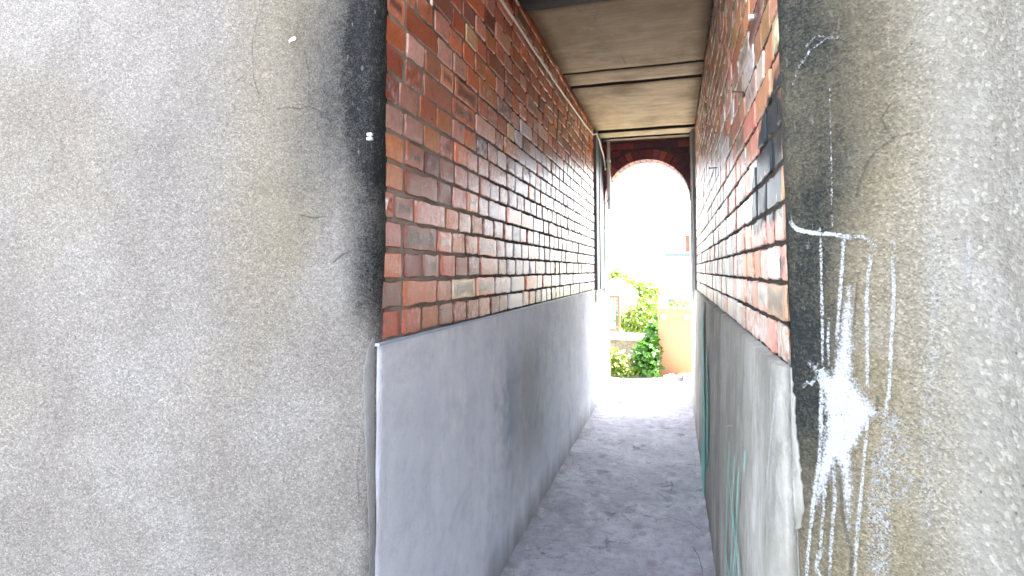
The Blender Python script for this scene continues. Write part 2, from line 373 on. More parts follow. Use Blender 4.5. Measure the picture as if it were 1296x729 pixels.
# ---- brick builder: every brick a real, slightly irregular block ----
PAL = [((.40, .120, .055), 5), ((.30, .075, .042), 5), ((.45, .175, .11), 5), ((.33, .10, .07), 3), ((.14, .032, .026), 1.3),
       ((.44, .24, .20), 3.2), ((.55, .38, .25), .5), ((.20, .085, .072), 1.6), ((.38, .14, .05), 2)]
def pick(pal, rr):
    t = rr.uniform(0, sum(w_ for _, w_ in pal))
    for c_, w_ in pal:
        t -= w_
        if t <= 0: break
    f_ = rr.uniform(.95, 2.0)
    return tuple(min(.8, x * f_ * rr.uniform(.94, 1.06)) for x in c_)
def brick(mb, P, s0, s1, t0, t1, col, rr, wash=0, wash_sheen_col=(.6, .6, .6), burn=0, depth=.03):
    """P(s,t,d) -> world; an irregular rounded brick face with worn arrises"""
    c = min(.005, (s1 - s0) * .06) * rr.uniform(.5, 1.6)
    ws, wt = s1 - s0, t1 - t0
    outl = []
    ns, nt_ = (7 if ws > .15 else 4), 3
    def j(a=.0026): return rr.uniform(-a, a)
    for i in range(ns): outl.append((s0 + c + (ws - 2*c) * i / (ns - 1), t0 + j()))
    for i in range(nt_): outl.append((s1 + j(), t0 + c + (wt - 2*c) * i / (nt_ - 1)))
    for i in range(ns): outl.append((s1 - c - (ws - 2*c) * i / (ns - 1), t1 + j()))
    for i in range(nt_): outl.append((s0 + j(), t1 - c - (wt - 2*c) * i / (nt_ - 1)))
    cs, ct = (s0 + s1) / 2, (t0 + t1) / 2
    tilt_s, tilt_t, pr = rr.uniform(-.012, .012), rr.uniform(-.02, .02), rr.uniform(-.0025, .0025)
    n = len(outl); A, B, Cc, C2, D = [], [], [], [], []
    kw = dict(Col=col, wash=wash, WashSheenCol=wash_sheen_col)
    for (s, t) in outl:
        ins = rr.uniform(.0022, .0048)
        L = math.hypot(s - cs, t - ct); q = 1 - ins / L; q2 = 1 - .018 / L
        d0 = pr + tilt_s * (s - cs) + tilt_t * (t - ct)
        A.append(mb.vert(P(s, t, -depth), burn=0.0, **kw))
        B.append(mb.vert(P(s, t, d0 - .0036 + rr.uniform(-.0008, .0008)), burn=0.0, **kw))
        Cc.append(mb.vert(P(cs + (s - cs) * q, ct + (t - ct) * q, d0 - .0005), burn=0.0, **kw))
        C2.append(mb.vert(P(cs + (s - cs) * q, ct + (t - ct) * q, d0 - .0005), burn=0.0, **kw))
        D.append(mb.vert(P(cs + (s - cs) * q2, ct + (t - ct) * q2, d0 + rr.uniform(-.0006, .0006)), burn=.45 * burn, **kw))
    m = [mb.vert(P(cs + (f_ - .5) * ws * .55, ct, pr), burn=float(burn), **kw) for f_ in (0, .5, 1)]
    for i in range(n):
        k_ = (i + 1) % n
        mb.face((A[i], A[k_], B[k_], B[i]), False)
        mb.face((B[i], B[k_], Cc[k_], Cc[i]), True)
        mb.face((C2[i], C2[k_], D[k_], D[i]), True)
    # centre: nearest of three middle points
    def near(i):
        s = outl[i][0]; return 0 if s < cs - ws * .14 else (2 if s > cs + ws * .14 else 1)
    for i in range(n):
        k_ = (i + 1) % n; a_, b_ = near(i), near(k_)
        mb.face((D[i], D[k_], m[b_]), True)
        if a_ != b_: mb.face((D[i], m[b_], m[a_]), True)

def brick_courses(P, s_start, s_end, z0, z1, side):
    rr = random.Random(21 if side == 'left' else 57); mb = MB()
    row = 0; z = z0
    while z < z1 - .02:
        t0 = z + .0052; t1 = min(z + COURSE - .0052, z1 - .001)
        s = s_start
        header_row = (row % 2 == 0) if side == 'left' else (row % 3 != 1)
        if not header_row and rr.random() < .6: first = .112
        else: first = None
        if header_row: first = rr.choice((.112, .08, .06))
        while s < s_end - .015:
            if first: L = first; first = None
            elif header_row: L = .1125 if rr.random() < .95 else .225
            else: L = .225 if rr.random() < .5 else .1125
            L *= rr.uniform(.955, 1.03); g = rr.uniform(.010, .016) * (1 + .7 * max(0, min(1, (s - 1.5) / .8)))
            e = min(s + L, s_end)
            col = pick(PAL, rr); cy, cz = (s + e) / 2, z
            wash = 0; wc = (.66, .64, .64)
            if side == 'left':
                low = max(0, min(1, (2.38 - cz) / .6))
                wash = max(0, min(1, (cy - 1.45) / 1.1)) * low * rr.uniform(.22, .85)  # far lower bricks paled: sheen from the arch put into the colour
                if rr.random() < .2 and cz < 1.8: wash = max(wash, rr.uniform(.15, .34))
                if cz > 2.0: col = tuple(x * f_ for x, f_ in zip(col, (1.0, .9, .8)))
            else:
                low = max(0, min(1, (2.15 - cz) / .5))
                wash = low * rr.uniform(.2, .9) + (1 - low) * rr.uniform(.0, .45); wash *= .55 + .45 * max(0, min(1, (cy - 1.3) / .8))
                q = rr.random()
                if q < .1: wc = (.30, .60, .52)
                elif q < .16: wc = (.42, .5, .56)
                elif q < .3: wash *= .3
                elif q < .55: wc = (.62, .50, .42)
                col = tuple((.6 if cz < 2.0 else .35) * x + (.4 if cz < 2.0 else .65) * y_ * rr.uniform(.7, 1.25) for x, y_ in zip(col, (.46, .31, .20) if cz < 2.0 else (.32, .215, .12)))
            burn = rr.choice((0, 0, 0, 1)) if e - s > .18 else (0 if rr.random() < .93 else .8)
            if e - s > .02:
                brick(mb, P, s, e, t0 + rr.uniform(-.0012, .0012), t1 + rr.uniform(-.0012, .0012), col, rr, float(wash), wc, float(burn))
            s = e + g
        row += 1; z += COURSE
    return mb
def mortar_sheet(P, s0, s1, z0, z1):
    mb = MB(); ns, nz = int((s1 - s0) / .02), int((z1 - z0) / .016); g = []
    for j in range(nz + 1):
        g.append([])
        for i in range(ns + 1):
            s = s0 + (s1 - s0) * i / ns; z = z0 + (z1 - z0) * j / nz
            g[-1].append(mb.vert(P(s, z, -.0045 - .004 * max(0, min(1, s - 1.7)) + .0034 * fbm((s, z, 1), 30, 3))))
    for j in range(nz):
        for i in range(ns): mb.face((g[j][i], g[j][i+1], g[j+1][i+1], g[j+1][i]), True)
    # solid core behind the face
    b = [P(s, z, d) for d in (-.014, -.225) for (s, z) in ((s0, z0), (s1, z0), (s1, z1), (s0, z1))]
    i0 = len(mb.v)
    for p in b: mb.vert(p)
    for q in ((0,1,2,3), (7,6,5,4), (0,4,5,1), (1,5,6,2), (2,6,7,3), (3,7,4,0)): mb.face([i0 + x for x in q])
    return mb
PL = lambda s, t, d: (XL + d, s, t)
PR = lambda s, t, d: (XR(t) - d, s, t)

WL = empty('brick_wall', (XL, 3.2, 0), 'red brick passage wall on the left above a smooth pale grey plastered base', 'wall')
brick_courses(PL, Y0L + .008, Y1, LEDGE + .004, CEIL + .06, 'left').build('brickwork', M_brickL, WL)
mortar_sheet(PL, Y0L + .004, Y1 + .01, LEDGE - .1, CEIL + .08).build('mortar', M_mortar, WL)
def plinth(xf, s0, s1, ztop, side, lip, nose=(.02, .005)):
    mb = MB(); ns, nz = 170, 44; g = []
    for j in range(nz + 1):
        g.append([])
        for i in range(ns + 1):
            s = s0 + (s1 - s0) * (i / 600 if i < 20 else (20 / 600 + (1 - 20 / 600) * (i - 20) / (ns - 20)) ** 1); z = -.02 + (ztop + .02) * j / nz
            d = .004 * fbm((s, z, 7), 2.3) + .0012 * fbm((s, z, 2), 11)
            q_ = max(0, 1 - (s - s0) / nose[0]); e = (nose[1](z) if callable(nose[1]) else nose[1]) * (1 - math.sqrt(max(0, 1 - q_ * q_))) 
            g[-1].append(mb.vert((xf(z) - side * (d - e), s, z + (.004 * fbm((s, 5, 5), 9) if j == nz else 0))))
    for j in range(nz):
        for i in range(ns):
            q = (g[j][i], g[j][i+1], g[j+1][i+1], g[j+1][i]); mb.face(q if side < 0 else q[::-1], True)
    back = []
    lipv = [mb.vert(mb.v[q]) for q in g[-1]]
    for i in range(ns + 1):
        p = mb.v[g[-1][i]]; back.append(mb.vert((xf(ztop) + side * lip, p[1], p[2] + .006)))
    for i in range(ns):
        q = (lipv[i], lipv[i+1], back[i+1], back[i]); mb.face(q if side < 0 else q[::-1], True)
    # end faces
    for i_, b_ in ((0, s0), (ns, s1)):
        a0, a1 = mb.vert((xf(0) + side * .15, b_, -.02)), mb.vert((xf(ztop) + side * .15, b_, ztop))
        mb.face([g[j][i_] for j in range(nz + 1)] + [a1, a0])
    return mb
plinth(lambda z: XLP, 1.257, 5.845, LEDGE - .002, -1, .03, (.026, .0105)).build('plinth', M_plinthL, WL)
mb = MB(); mb.box((XL - .006, 1.25, LEDGE - .003), (XLP + .0045, Y1 - .03, LEDGE + .0035)); mb.build('edge_bead', M_beadL, WL)
# ragged toothed end of the mesh bead beside the post
mb = MB(); a = at(750, 369, 0, XLP + .004)
z = LEDGE - .004
for i in range(6):
    z1 = z - .019; y = 5.262
    vs = [mb.vert((XLP + dx, yy, zz)) for dx in (.001, .006) for (yy, zz) in ((y, z), (y + .075, z - .001), (y + .04, (z + z1) / 2), (y + .075, z1 + .001), (y, z1))]
    mb.face(vs[5:]); mb.face(vs[:5][::-1])
    for q in range(5): mb.face((vs[q], vs[(q+1) % 5], vs[5 + (q+1) % 5], vs[5 + q]))
    z = z1
mb.build('toothed_edge', M_black, WL, fix=True)

WR = empty('brick_wall', (XR0, 3.2, 0), 'narrowly seen brick passage wall with flaking white and mint paint and a black paint patch', 'wall')
LEDGER = 1.085
brick_courses(PR, Y0R + .004, 5.5, LEDGER + .002, CEIL + .06, 'right').build('brickwork', M_brickR, WR)
mortar_sheet(PR, Y0R, 5.51, LEDGER - .1, CEIL + .08).build('mortar', M_mortarR, WR)
plinth(XRP, 1.172, 5.845, LEDGER, 1, .05, (.07, lambda z: .2085 - XRP(z))).build('plinth', M_plinthR, WR)

# ---- chalk on a flat passage wall ----
def ribbon(mb, pts, wid, nrm, dens=.75, step=.012, off=.0015):
    P = [Vector(p) for p in pts]; out_ = []
    for a_, b_ in zip(P, P[1:]):
        n = max(1, int((b_ - a_).length / step))
        for i in range(n): out_.append(a_.lerp(b_, i / n))
    out_.append(P[-1]); prev = None
    for i, p in enumerate(out_):
        t = (out_[min(i+1, len(out_)-1)] - out_[max(i-1, 0)]).normalized()
        nn = nrm(p) if callable(nrm) else nrm
        sd_ = t.cross(nn).normalized(); w_ = wid * (1 + .35 * fbm(p, 22, 2)); q = p + nn * off
        e = max(0, min(1, min(i, len(out_) - 1 - i) / 3))
        ids = [mb.vert(q + sd_ * (w_ * f_), dens=float(dn * (.6 + .4 * e))) for f_, dn in ((-1, 0.0), (-.45, dens), (.45, dens), (1, 0.0))]
        if prev:
            for k_ in range(3): mb.face((prev[k_], prev[k_+1], ids[k_+1], ids[k_]))
        prev = ids
def onR(px, py):
    p = at(px, py, 0, .155)
    for _ in range(4): p = at(px, py, 0, XRP(p.z) - .0075)
    return p
mb = MB(); NRr = Vector((-1, 0, -.0)).normalized()
ribbon(mb, [onR(*p) for p in ((889, 395), (890, 450), (891, 520), (891, 575), (889, 612))], .22, NRr, .95)
ribbon(mb, [onR(*p) for p in ((894, 440), (895, 520), (895, 590))], .13, NRr, .8)
for pts in (((924, 556), (922, 600), (928, 650), (925, 729)), ((931, 575), (927, 640), (933, 700), (937, 740)), ((921, 580), (920, 660), (918, 730)),
            ((936, 590), (932, 660), (936, 729)), ((926, 640), (931, 690), (928, 735)), ((944, 570), (942, 600)), ((917, 690), (924, 735))):
    ribbon(mb, [onR(*p) for p in pts], .0095, NRr, 1.1)
mb.build('mint_scribble', M_mint, WR)
mb = MB()
for pts in (((985, 480), (978, 540), (972, 600), (975, 650)), ((918, 540), (924, 538), (930, 540)), ((943, 470), (941, 520)), ((902, 430), (900, 470)), ((912, 445), (910, 490))):
    ribbon(mb, [onR(*p) for p in pts], .0055, NRr, .75)
mb.build('chalk_scratch', M_chalk, WR)

# ---- rendered walls at the mouth of the passage ----
class Face:
    def __init__(s, pts, out_dir, amp):
        # resample a Catmull-Rom plan curve
        P = [Vector((x, y, 0)) for x, y in pts]; s.pts = []
        for i in range(len(P) - 1):
            p0, p1, p2, p3 = P[max(i-1, 0)], P[i], P[i+1], P[min(i+2, len(P)-1)]
            n = max(3, int((p2 - p1).length / .012))
            for k_ in range(n):
                t = k_ / n
                s.pts.append(.5 * ((2*p1) + (p2 - p0)*t + (2*p0 - 5*p1 + 4*p2 - p3)*t*t + (3*p1 - p0 - 3*p2 + p3)*t*t*t))
        s.pts.append(P[-1]); s.u = [0]
        for a_, b_ in zip(s.pts, s.pts[1:]): s.u.append(s.u[-1] + (b_ - a_).length)
        s.out = out_dir; s.amp = amp
    def nrm(s, i):
        t = (s.pts[min(i+1, len(s.pts)-1)] - s.pts[max(i-1, 0)]).normalized()
        n = Vector((t.y, -t.x, 0)); return n * s.out
    def disp(s, p): return s.amp * (fbm(p, 2.4, 3) + .35 * fbm(p, 9, 3))
    def pt(s, i, z, off=0):
        p = s.pts[i].copy(); p.z = z; return p + s.nrm(i) * (s.disp(p) + off)
    def hit(s, px, py, off=.0015):
        d = ray(px, py); best = None
        for i in range(len(s.pts) - 1):
            a_, b_ = s.pts[i], s.pts[i+1]; e = b_ - a_
            den = d.x * e.y - d.y * e.x
            if abs(den) < 1e-9: continue
            t = (a_.x * e.y - a_.y * e.x) / den; q = (a_.x * d.y - a_.y * d.x) / den
            if t > 0 and -.001 <= q <= 1.001 and (best is None or t < best[0]): best = (t, i, q)
        if best is None: return s.hit(px + (1.5 if px > 648 else -1.5), py, off)
        t, i, q = best; p = EYEP + d * t
        n = s.nrm(i).lerp(s.nrm(i + 1), q).normalized()
        return p + n * (s.disp(p) + off), n
    def mesh(s, attrs, ztop=5.6):
        mb = MB(); zs = [-.03 + .026 * j for j in range(102)] + [3.2, 4.2, ztop]; g = []
        for z in zs:
            g.append([mb.vert(s.pt(i, z), **attrs(s.u[i], z)) for i in range(len(s.pts))])
        for j in range(len(zs) - 1):
            for i in range(len(s.pts) - 1):
                q = (g[j][i], g[j][i+1], g[j+1][i+1], g[j+1][i]); mb.face(q if s.out > 0 else q[::-1], True)
        # give it its thickness: back face, top and ends
        th = .24; m = len(s.pts) - 1
        bk = [(mb.vert(s.pts[i] - s.nrm(i) * th + Vector((0, 0, -.03))), mb.vert(s.pts[i] - s.nrm(i) * th + Vector((0, 0, ztop)))) for i in (0, m // 3, 2 * m // 3, m)]
        for A, B in zip(bk, bk[1:]): mb.face((A[0], B[0], B[1], A[1]))
        ii = [0, m // 3, 2 * m // 3, m]
        for k_ in range(3): mb.face([g[-1][i] for i in range(ii[k_], ii[k_+1] + 1)] + [bk[k_+1][1], bk[k_][1]])
        mb.face([g[j][0] for j in range(len(zs))] + [bk[0][1], bk[0][0]])
        mb.face([g[j][m] for j in range(len(zs))] + [bk[3][1], bk[3][0]])
        return mb
sm = lambda x, a, b: (lambda t: t * t * (3 - 2 * t))(max(0, min(1, (x - a) / (b - a))))
FL = Face([(-.726, 1.30), (-.7185, 1.272), (-.727, 1.247), (-.744, 1.233), (-.79, 1.219), (-.95, 1.172), (-1.3, 1.072), (-1.9, .90), (-2.8, .64), (-5.0, .0)], -1, .004)
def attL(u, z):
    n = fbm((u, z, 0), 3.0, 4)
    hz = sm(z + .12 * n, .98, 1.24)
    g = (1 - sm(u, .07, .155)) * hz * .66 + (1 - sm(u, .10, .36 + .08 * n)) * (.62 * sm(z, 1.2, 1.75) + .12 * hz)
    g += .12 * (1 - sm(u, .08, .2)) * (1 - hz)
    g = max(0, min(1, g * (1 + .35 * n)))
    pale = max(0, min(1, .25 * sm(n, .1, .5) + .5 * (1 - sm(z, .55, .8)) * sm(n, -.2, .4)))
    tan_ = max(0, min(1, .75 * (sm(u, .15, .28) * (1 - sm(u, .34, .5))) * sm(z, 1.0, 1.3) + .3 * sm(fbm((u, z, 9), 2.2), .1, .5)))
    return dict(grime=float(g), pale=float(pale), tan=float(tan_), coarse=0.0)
RL = empty('rendered_wall', (-1.5, 1.0, 0), 'broad pale grey pebble rendered wall with a sooty black edge beside the red bricks', 'wall')
FL.mesh(attL).build('render_face', M_renderL, RL)
FR = Face([(.222, 1.215), (.2105, 1.185), (.214, 1.163), (.228, 1.148), (.262, 1.131), (.33, 1.100), (.405, 1.058), (.447, 1.005), (.470, .939), (.505, .70), (.53, .30), (.56, -.3), (.62, -1.6)], 1, .003)
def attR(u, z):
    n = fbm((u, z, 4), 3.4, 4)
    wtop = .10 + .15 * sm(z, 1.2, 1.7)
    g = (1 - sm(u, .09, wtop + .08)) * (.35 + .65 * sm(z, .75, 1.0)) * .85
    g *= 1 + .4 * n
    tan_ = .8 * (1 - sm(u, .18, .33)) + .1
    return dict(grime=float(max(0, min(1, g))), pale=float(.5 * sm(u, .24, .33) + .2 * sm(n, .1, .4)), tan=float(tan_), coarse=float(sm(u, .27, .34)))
RR = empty('rendered_wall', (.45, .9, 0), 'tan and sooty rendered wall covered in white chalk drawing with a bright star', 'wall')
FR.mesh(attR).build('render_face', M_renderR, RR)
# unseen wall over the passage mouth, added to stop sun leaking in
mb = MB(); mb.box((-.80, 1.27, CEIL + .13), (.40, 1.5, 5.58)); mb.build('overhead_sun_block', M_renderL, RL)

# white chalk drawing on the right wall
mb = MB()
def fr(pts): return [FR.hit(*p)[0] for p in pts]
def frn(p): 
    i = min(range(len(FR.pts)), key=lambda q: (FR.pts[q] - Vector((p.x, p.y, 0))).length); return FR.nrm(i)
def chalkline(pts, w_, d): ribbon(mb, fr(pts), w_ * .9, frn, d * .88, .006, .0006)
chalkline([(1001, 279), (1005, 286), (1011, 291), (1025, 294), (1038, 296), (1050, 296), (1062, 298), (1076, 300)], .0062, .98)
chalkline([(1037, 288), (1038, 298)], .004, .8)
chalkline([(1076, 300), (1090, 299), (1100, 303), (1106, 310)], .006, .55)
chalkline([(1126, 302), (1131, 308), (1134, 316)], .007, .5)
chalkline([(1096, 306), (1104, 304), (1108, 312), (1102, 318)], .006, .55)
chalkline([(1039, 300), (1040, 350), (1041, 410), (1041, 462)], .0036, .66)
chalkline([(1049, 402), (1048, 430), (1049, 464)], .0036, .55)
chalkline([(1068, 300), (1066, 340), (1062, 392), (1059, 431)], .0046, .72)
chalkline([(1103, 322), (1099, 350), (1097, 380), (1098, 440), (1098, 500)], .0048, .72)
chalkline([(1130, 322), (1132, 369), (1128, 440), (1125, 500), (1120, 530)], .0046, .70)
chalkline([(1040, 470), (1040, 500), (1038, 578), (1030, 635), (1025, 680), (1020, 740)], .0050, .72)
chalkline([(1045, 600), (1043, 640), (1038, 701)], .0042, .64)
chalkline([(1056, 590), (1057, 632), (1052, 690), (1050, 735)], .0046, .64)
chalkline([(1099, 520), (1096, 560), (1090, 626), (1084, 690), (1082, 740)], .0042, .68)
chalkline([(1016, 491), (1022, 484), (1027, 486), (1033, 478), (1040, 480)], .004, .62)
chalkline([(1040, 690), (1034, 712), (1036, 735)], .008, .6)
chalkline([(1128, 520), (1122, 560), (1118, 640), (1112, 735)], .018, .40)
chalkline([(1140, 530), (1146, 580), (1140, 640)], .02, .30)
chalkline([(1112, 560), (1106, 650), (1104, 730)], .014, .32)
chalkline([(1181, 290), (1183, 380), (1180, 470), (1176, 560), (1172, 680)], .014, .26)
chalkline([(1229, 300), (1227, 370)], .008, .3)
chalkline([(1020, 60), (1034, 46), (1052, 48), (1074, 48)], .003, .34)
chalkline([(1004, 110), (1010, 88), (1026, 64), (1046, 50), (1072, 48)], .003, .30)
chalkline([(1050, 100), (1052, 180), (1054, 290)], .002, .36)
mb.build('chalk_line', M_chalk, RR)
# the solid star, filled in with the flat of the chalk
STAR = [(1074, 359), (1078, 372), (1078.5, 480), (1095, 503), (1114, 522), (1097, 536), (1086, 560), (1077, 574), (1079, 620), (1074, 688), (1069, 640), (1064, 592),
        (1058, 582), (1047, 612), (1034, 642), (1030, 628), (1040, 570), (1047, 530), (1041, 500), (1033, 472), (1026, 460), (1040, 465), (1053, 474), (1060, 440), (1067, 395)]
def sdf(x, y, P):
    d = 1e9; ins = False
    for (ax, ay), (bx, by) in zip(P, P[1:] + P[:1]):
        ex, ey = bx - ax, by - ay; t = max(0, min(1, ((x-ax)*ex + (y-ay)*ey) / (ex*ex + ey*ey)))
        d = min(d, math.hypot(x - ax - ex*t, y - ay - ey*t))
        if (ay > y) != (by > y) and x < (bx - ax) * (y - ay) / (by - ay) + ax: ins = not ins
    return d if ins else -d
mb = MB(); ids = {}; st = 2.0
def sv(i, j):
    if (i, j) not in ids:
        x, y = 1005 + i * st, 350 + j * st; p, n = FR.hit(x, y, .0008)
        # finger smears below and right of the star
        ids[i, j] = mb.vert(p, dens=float(max(-.3, min(.98, .36 + .08 * sdf(x, y, STAR)))))
    return ids[i, j]
for i in range(62):
    for j in range(175):
        if sdf(1005 + (i + .5) * st, 350 + (j + .5) * st, STAR) > -9: mb.face((sv(i, j), sv(i, j+1), sv(i+1, j+1), sv(i+1, j)), True)
mb.build('chalk_star', M_chalk, RR)
# trowelled plaster lapping round the corners
def patch(face, poly, name, parent, th=.004):
    mb = MB(); F_, B_ = [], []
    pts = []
    for (a_, b_) in zip(poly, poly[1:] + poly[:1]):
        n = max(1, int(math.hypot(a_[0]-b_[0], a_[1]-b_[1]) / 7))
        for i in range(n):
            x = a_[0] + (b_[0]-a_[0]) * i / n; y = a_[1] + (b_[1]-a_[1]) * i / n
            pts.append((x + 1.6 * noise.noise(Vector((x, y, 0)) * .13), y))
    for p in pts:
        q, n = face.hit(*p, off=th); F_.append(mb.vert(q)); B_.append(mb.vert(q - n * (th + .008)))
    mb.face(F_)
    for i in range(len(F_)): k_ = (i + 1) % len(F_); mb.face((F_[i], F_[k_], B_[k_], B_[i]))
    return mb.build(name, M_patch, parent, fix=True)
def strip_patch(face, xl, xr, rows, name, parent, th, right, mat):
    """a thin sheet between two ragged pixel edges, laid on the wall"""
    mb = MB(); G = []
    for y in rows:
        row = []; a_, b_ = xl(y), xr(y)
        for k_ in range(7):
            x = a_ + (b_ - a_) * k_ / 6
            e = (1 - k_ / 6) if not right else k_ / 6       # feather towards the free edge
            q, n = face.hit(x, y, off=th * (1 - .6 * e)); row.append(mb.vert(q))
        ed = row[0] if not right else row[-1]; q, n = face.hit(a_ if not right else b_, y, off=-.004); row.append(mb.vert(q)); G.append(row)
    for A, B in zip(G, G[1:]):
        for k_ in range(6): mb.face((A[k_], B[k_], B[k_+1], A[k_+1]), True)
        e = 0 if not right else 6; mb.face((A[e], A[7], B[7], B[e]))
    return mb.build(name, mat, parent, fix=True)
def interp(tab):
    def f_(y):
        for (a_, xa), (b_, xb) in zip(tab, tab[1:]):
            if y <= b_: return xa + (xb - xa) * (y - a_) / (b_ - a_) + 2.6 * noise.noise(Vector((y * .09, 1, 0))) + 1.6 * noise.noise(Vector((y * .5, xa, 0)))
        return tab[-1][1]
    return f_
rows = [455 + 4 * i for i in range(96)]
strip_patch(FR, lambda y: 992, interp([(455, 995), (470, 1000), (500, 1006), (540, 1008), (575, 1012), (600, 1015), (640, 1019), (668, 1015), (673, 1003), (700, 1002), (720, 998), (850, 996)]), rows, 'plaster_patch', RR, .0055, True, M_plinthR)
rows = [428 + 4 * i for i in range(110)]
strip_patch(FL, interp([(428, 472), (440, 466), (470, 459), (520, 460), (600, 464), (680, 467), (870, 467)]), lambda y: 473.5, rows, 'plaster_patch', RL, .003, False, M_patchL)
# cracks and a chip on the left wall
mb = MB()
def fl(pts): return [FL.hit(*p)[0] for p in pts]
def fln(p):
    i = min(range(len(FL.pts)), key=lambda q: (FL.pts[q] - Vector((p.x, p.y, 0))).length); return FL.nrm(i)
for pts, w_, d in (([(336, 0), (326, 25), (319, 55), (322, 100), (330, 125)], .0018, .36), ([(385, 60), (392, 95), (391, 135)], .0016, .34), ([(352, 139), (365, 136), (380, 138), (392, 135), (405, 141), (416, 152), (424, 163)], .0022, .5),
                  ([(300, 105), (315, 90)], .002, .4), ([(422, 332), (434, 322), (444, 318)], .003, .6), ([(380, 272), (398, 276), (414, 274)], .002, .5), ([(455, 560), (452, 600), (455, 640)], .002, .3)):
    ribbon(mb, fl(pts), w_, fln, d, .006, .0006)
mb.build('crack', M_crack, RL)
mb = MB()
for pts, w_, d in (([(1128, 130), (1116, 150), (1124, 168), (1133, 176)], .0022, .36), ([(1133, 176), (1110, 190), (1098, 205), (1088, 232), (1084, 250)], .0026, .42), ([(1128, 175), (1150, 170), (1164, 168)], .0026, .45),
                   ([(1086, 345), (1080, 420)], .0018, .4), ([(1064, 600), (1066, 650), (1078, 700), (1076, 729)], .003, .55), ([(1112, 500), (1110, 520)], .003, .5)):
    ribbon(mb, fr(pts), w_, frn, d, .006, .0006)
mb.build('crack', M_crack, RR)
p, n = FL.hit(371, 50, .002); mb = MB()
mb.face([mb.vert(p + Vector((n.y * a_, -n.x * a_, b_))) for a_, b_ in ((-.009, .003), (-.004, .008), (.003, .004), (.011, -.003), (.008, -.009), (0, -.004), (-.006, -.003))])
mb.build('paint_chip', M_chalk if False else simple('bare_white_paint', (.82, .82, .82)), RL)

# ---- ceiling: boards and dark gaps ----
CE = empty('passage_ceiling', (-.25, 3.5, CEIL), 'low boarded passage ceiling of stained beige panels with dark gaps', 'ceiling')
mb = MB(); mb.box((-.93, 1.25, CEIL + .062), (.45, 6.2, CEIL + .13)); mb.build('leak_backing', M_beam, CE)  # backing added above the panels, stops light leaking through the gaps
def panel(y0, y1, drop, tilt=0, mat=None, name='ceiling_panel', x0=-.716, x1=.214):
    mb = MB(); nx, ny = 12, max(2, int((y1 - y0) / .06)); g = []
    for j in range(ny + 1):
        g.append([])
        for i in range(nx + 1):
            x = x0 + (x1 - x0) * i / nx; y = y0 + (y1 - y0) * j / ny
            e = .006 * fbm((y0, x, 3), 4) if j in (0, ny) else 0
            g[-1].append(mb.vert((x, y + e, CEIL - drop + tilt * (y - y0) + .004 * fbm((x, y, y0), 2.2))))
    for j in range(ny):
        for i in range(nx): mb.face((g[j][i], g[j+1][i], g[j+1][i+1], g[j][i+1]), True)
    top = {}
    def up(i, j):
        if (i, j) not in top: p = mb.v[g[j][i]]; top[i, j] = mb.vert((p[0], p[1], CEIL + .06))
        return top[i, j]
    for i in range(nx):
        for j in (0, ny): mb.face((g[j][i], g[j][i+1], up(i+1, j), up(i, j)))
    for j in range(ny):
        for i in (0, nx): mb.face((g[j][i], g[j+1][i], up(i, j+1), up(i, j)))
    o = mb.build(name, mat or M_board, CE, fix=True); o.data.materials.append(M_beam)   # board edges painted dark so the gaps read as shaded
    for p in o.data.polygons:
        if abs(p.normal.z) < .5: p.material_index = 1
    return o
S_ = (CEIL - EYE) / 1.28          # the panel joints below were measured for a 1.28 m rise
for (a_, b_, dr, ti) in ((1.3, 2.36, .0, 0), (2.56, 3.485, -.004, -.004), (3.50, 3.735, .006, .012), (3.80, 5.03, 0, 0), (5.12, 5.32, .004, 0), (5.40, 5.72, .002, 0)):
    panel(a_ * S_, min(b_ * S_, 5.84), dr, ti)
panel(2.38 * S_, 2.535 * S_, .02, 0, M_beam, 'cross_beam')
mb = MB()                             # pale scratches on the boards
for pts in ([(742, 4), (752, 6), (758, 12), (752, 20), (754, 26)], [(728, 6), (734, 14), (740, 18)], [(776, 90), (792, 88), (812, 87)], [(848, 86), (866, 81), (880, 82)], [(880, 92), (888, 84), (898, 82)], [(786, 68), (792, 80)]):
    ribbon(mb, [at(a_, b_, 2, CEIL + .000) for a_, b_ in pts], .006, Vector((0, 0, -1)), .5, .01, .008)
mb.build('pale_scratch', M_chalk, CE)
# ---- posts, pipe, arch ----
o = MB(); o.box((XL - .08, Y1 + .012, LEDGE - .004), (XL + .022, 5.838, CEIL + .05)); o.box((XL - .05, Y1 + .2, LEDGE), (XL + .03, Y1 + .215, CEIL + .04))
tag(o.build('timber_post', M_post, bevel=.006), 'blue grey painted timber board standing between the red bricks and the arch', 'post')
o = MB(); o.box((XR0 - .018, 5.525, 0), (XR0 + .08, 5.838, CEIL + .05)); o.box((XR0 - .028, 5.6, .02), (XR0 + .01, 5.64, CEIL + .04))
tag(o.build('timber_post', M_postR, bevel=.006), 'weathered pale grey timber upright at the far end of the whitewashed wall', 'post')
o = MB(); xx, yy = -.636, 5.80; o.tube([(xx, yy, 1.9), (xx, yy, 2.0), (xx, yy, 2.2), (xx, yy, CEIL + .02)], .019, 14)
pp = o.build('drainpipe', M_pipe); tag(pp, 'slim white vertical pipe in front of the left foot of the brick arch', 'pipe')
for z in (1.98, 2.4):
    o = MB(); o.tube([(xx, yy, z), (xx, yy, z + .03)], .024, 14); o.box((xx - .01, yy + .015, z + .005), (xx + .01, 5.849, z + .025)); o.build('pipe_clip', M_pipe, pp)

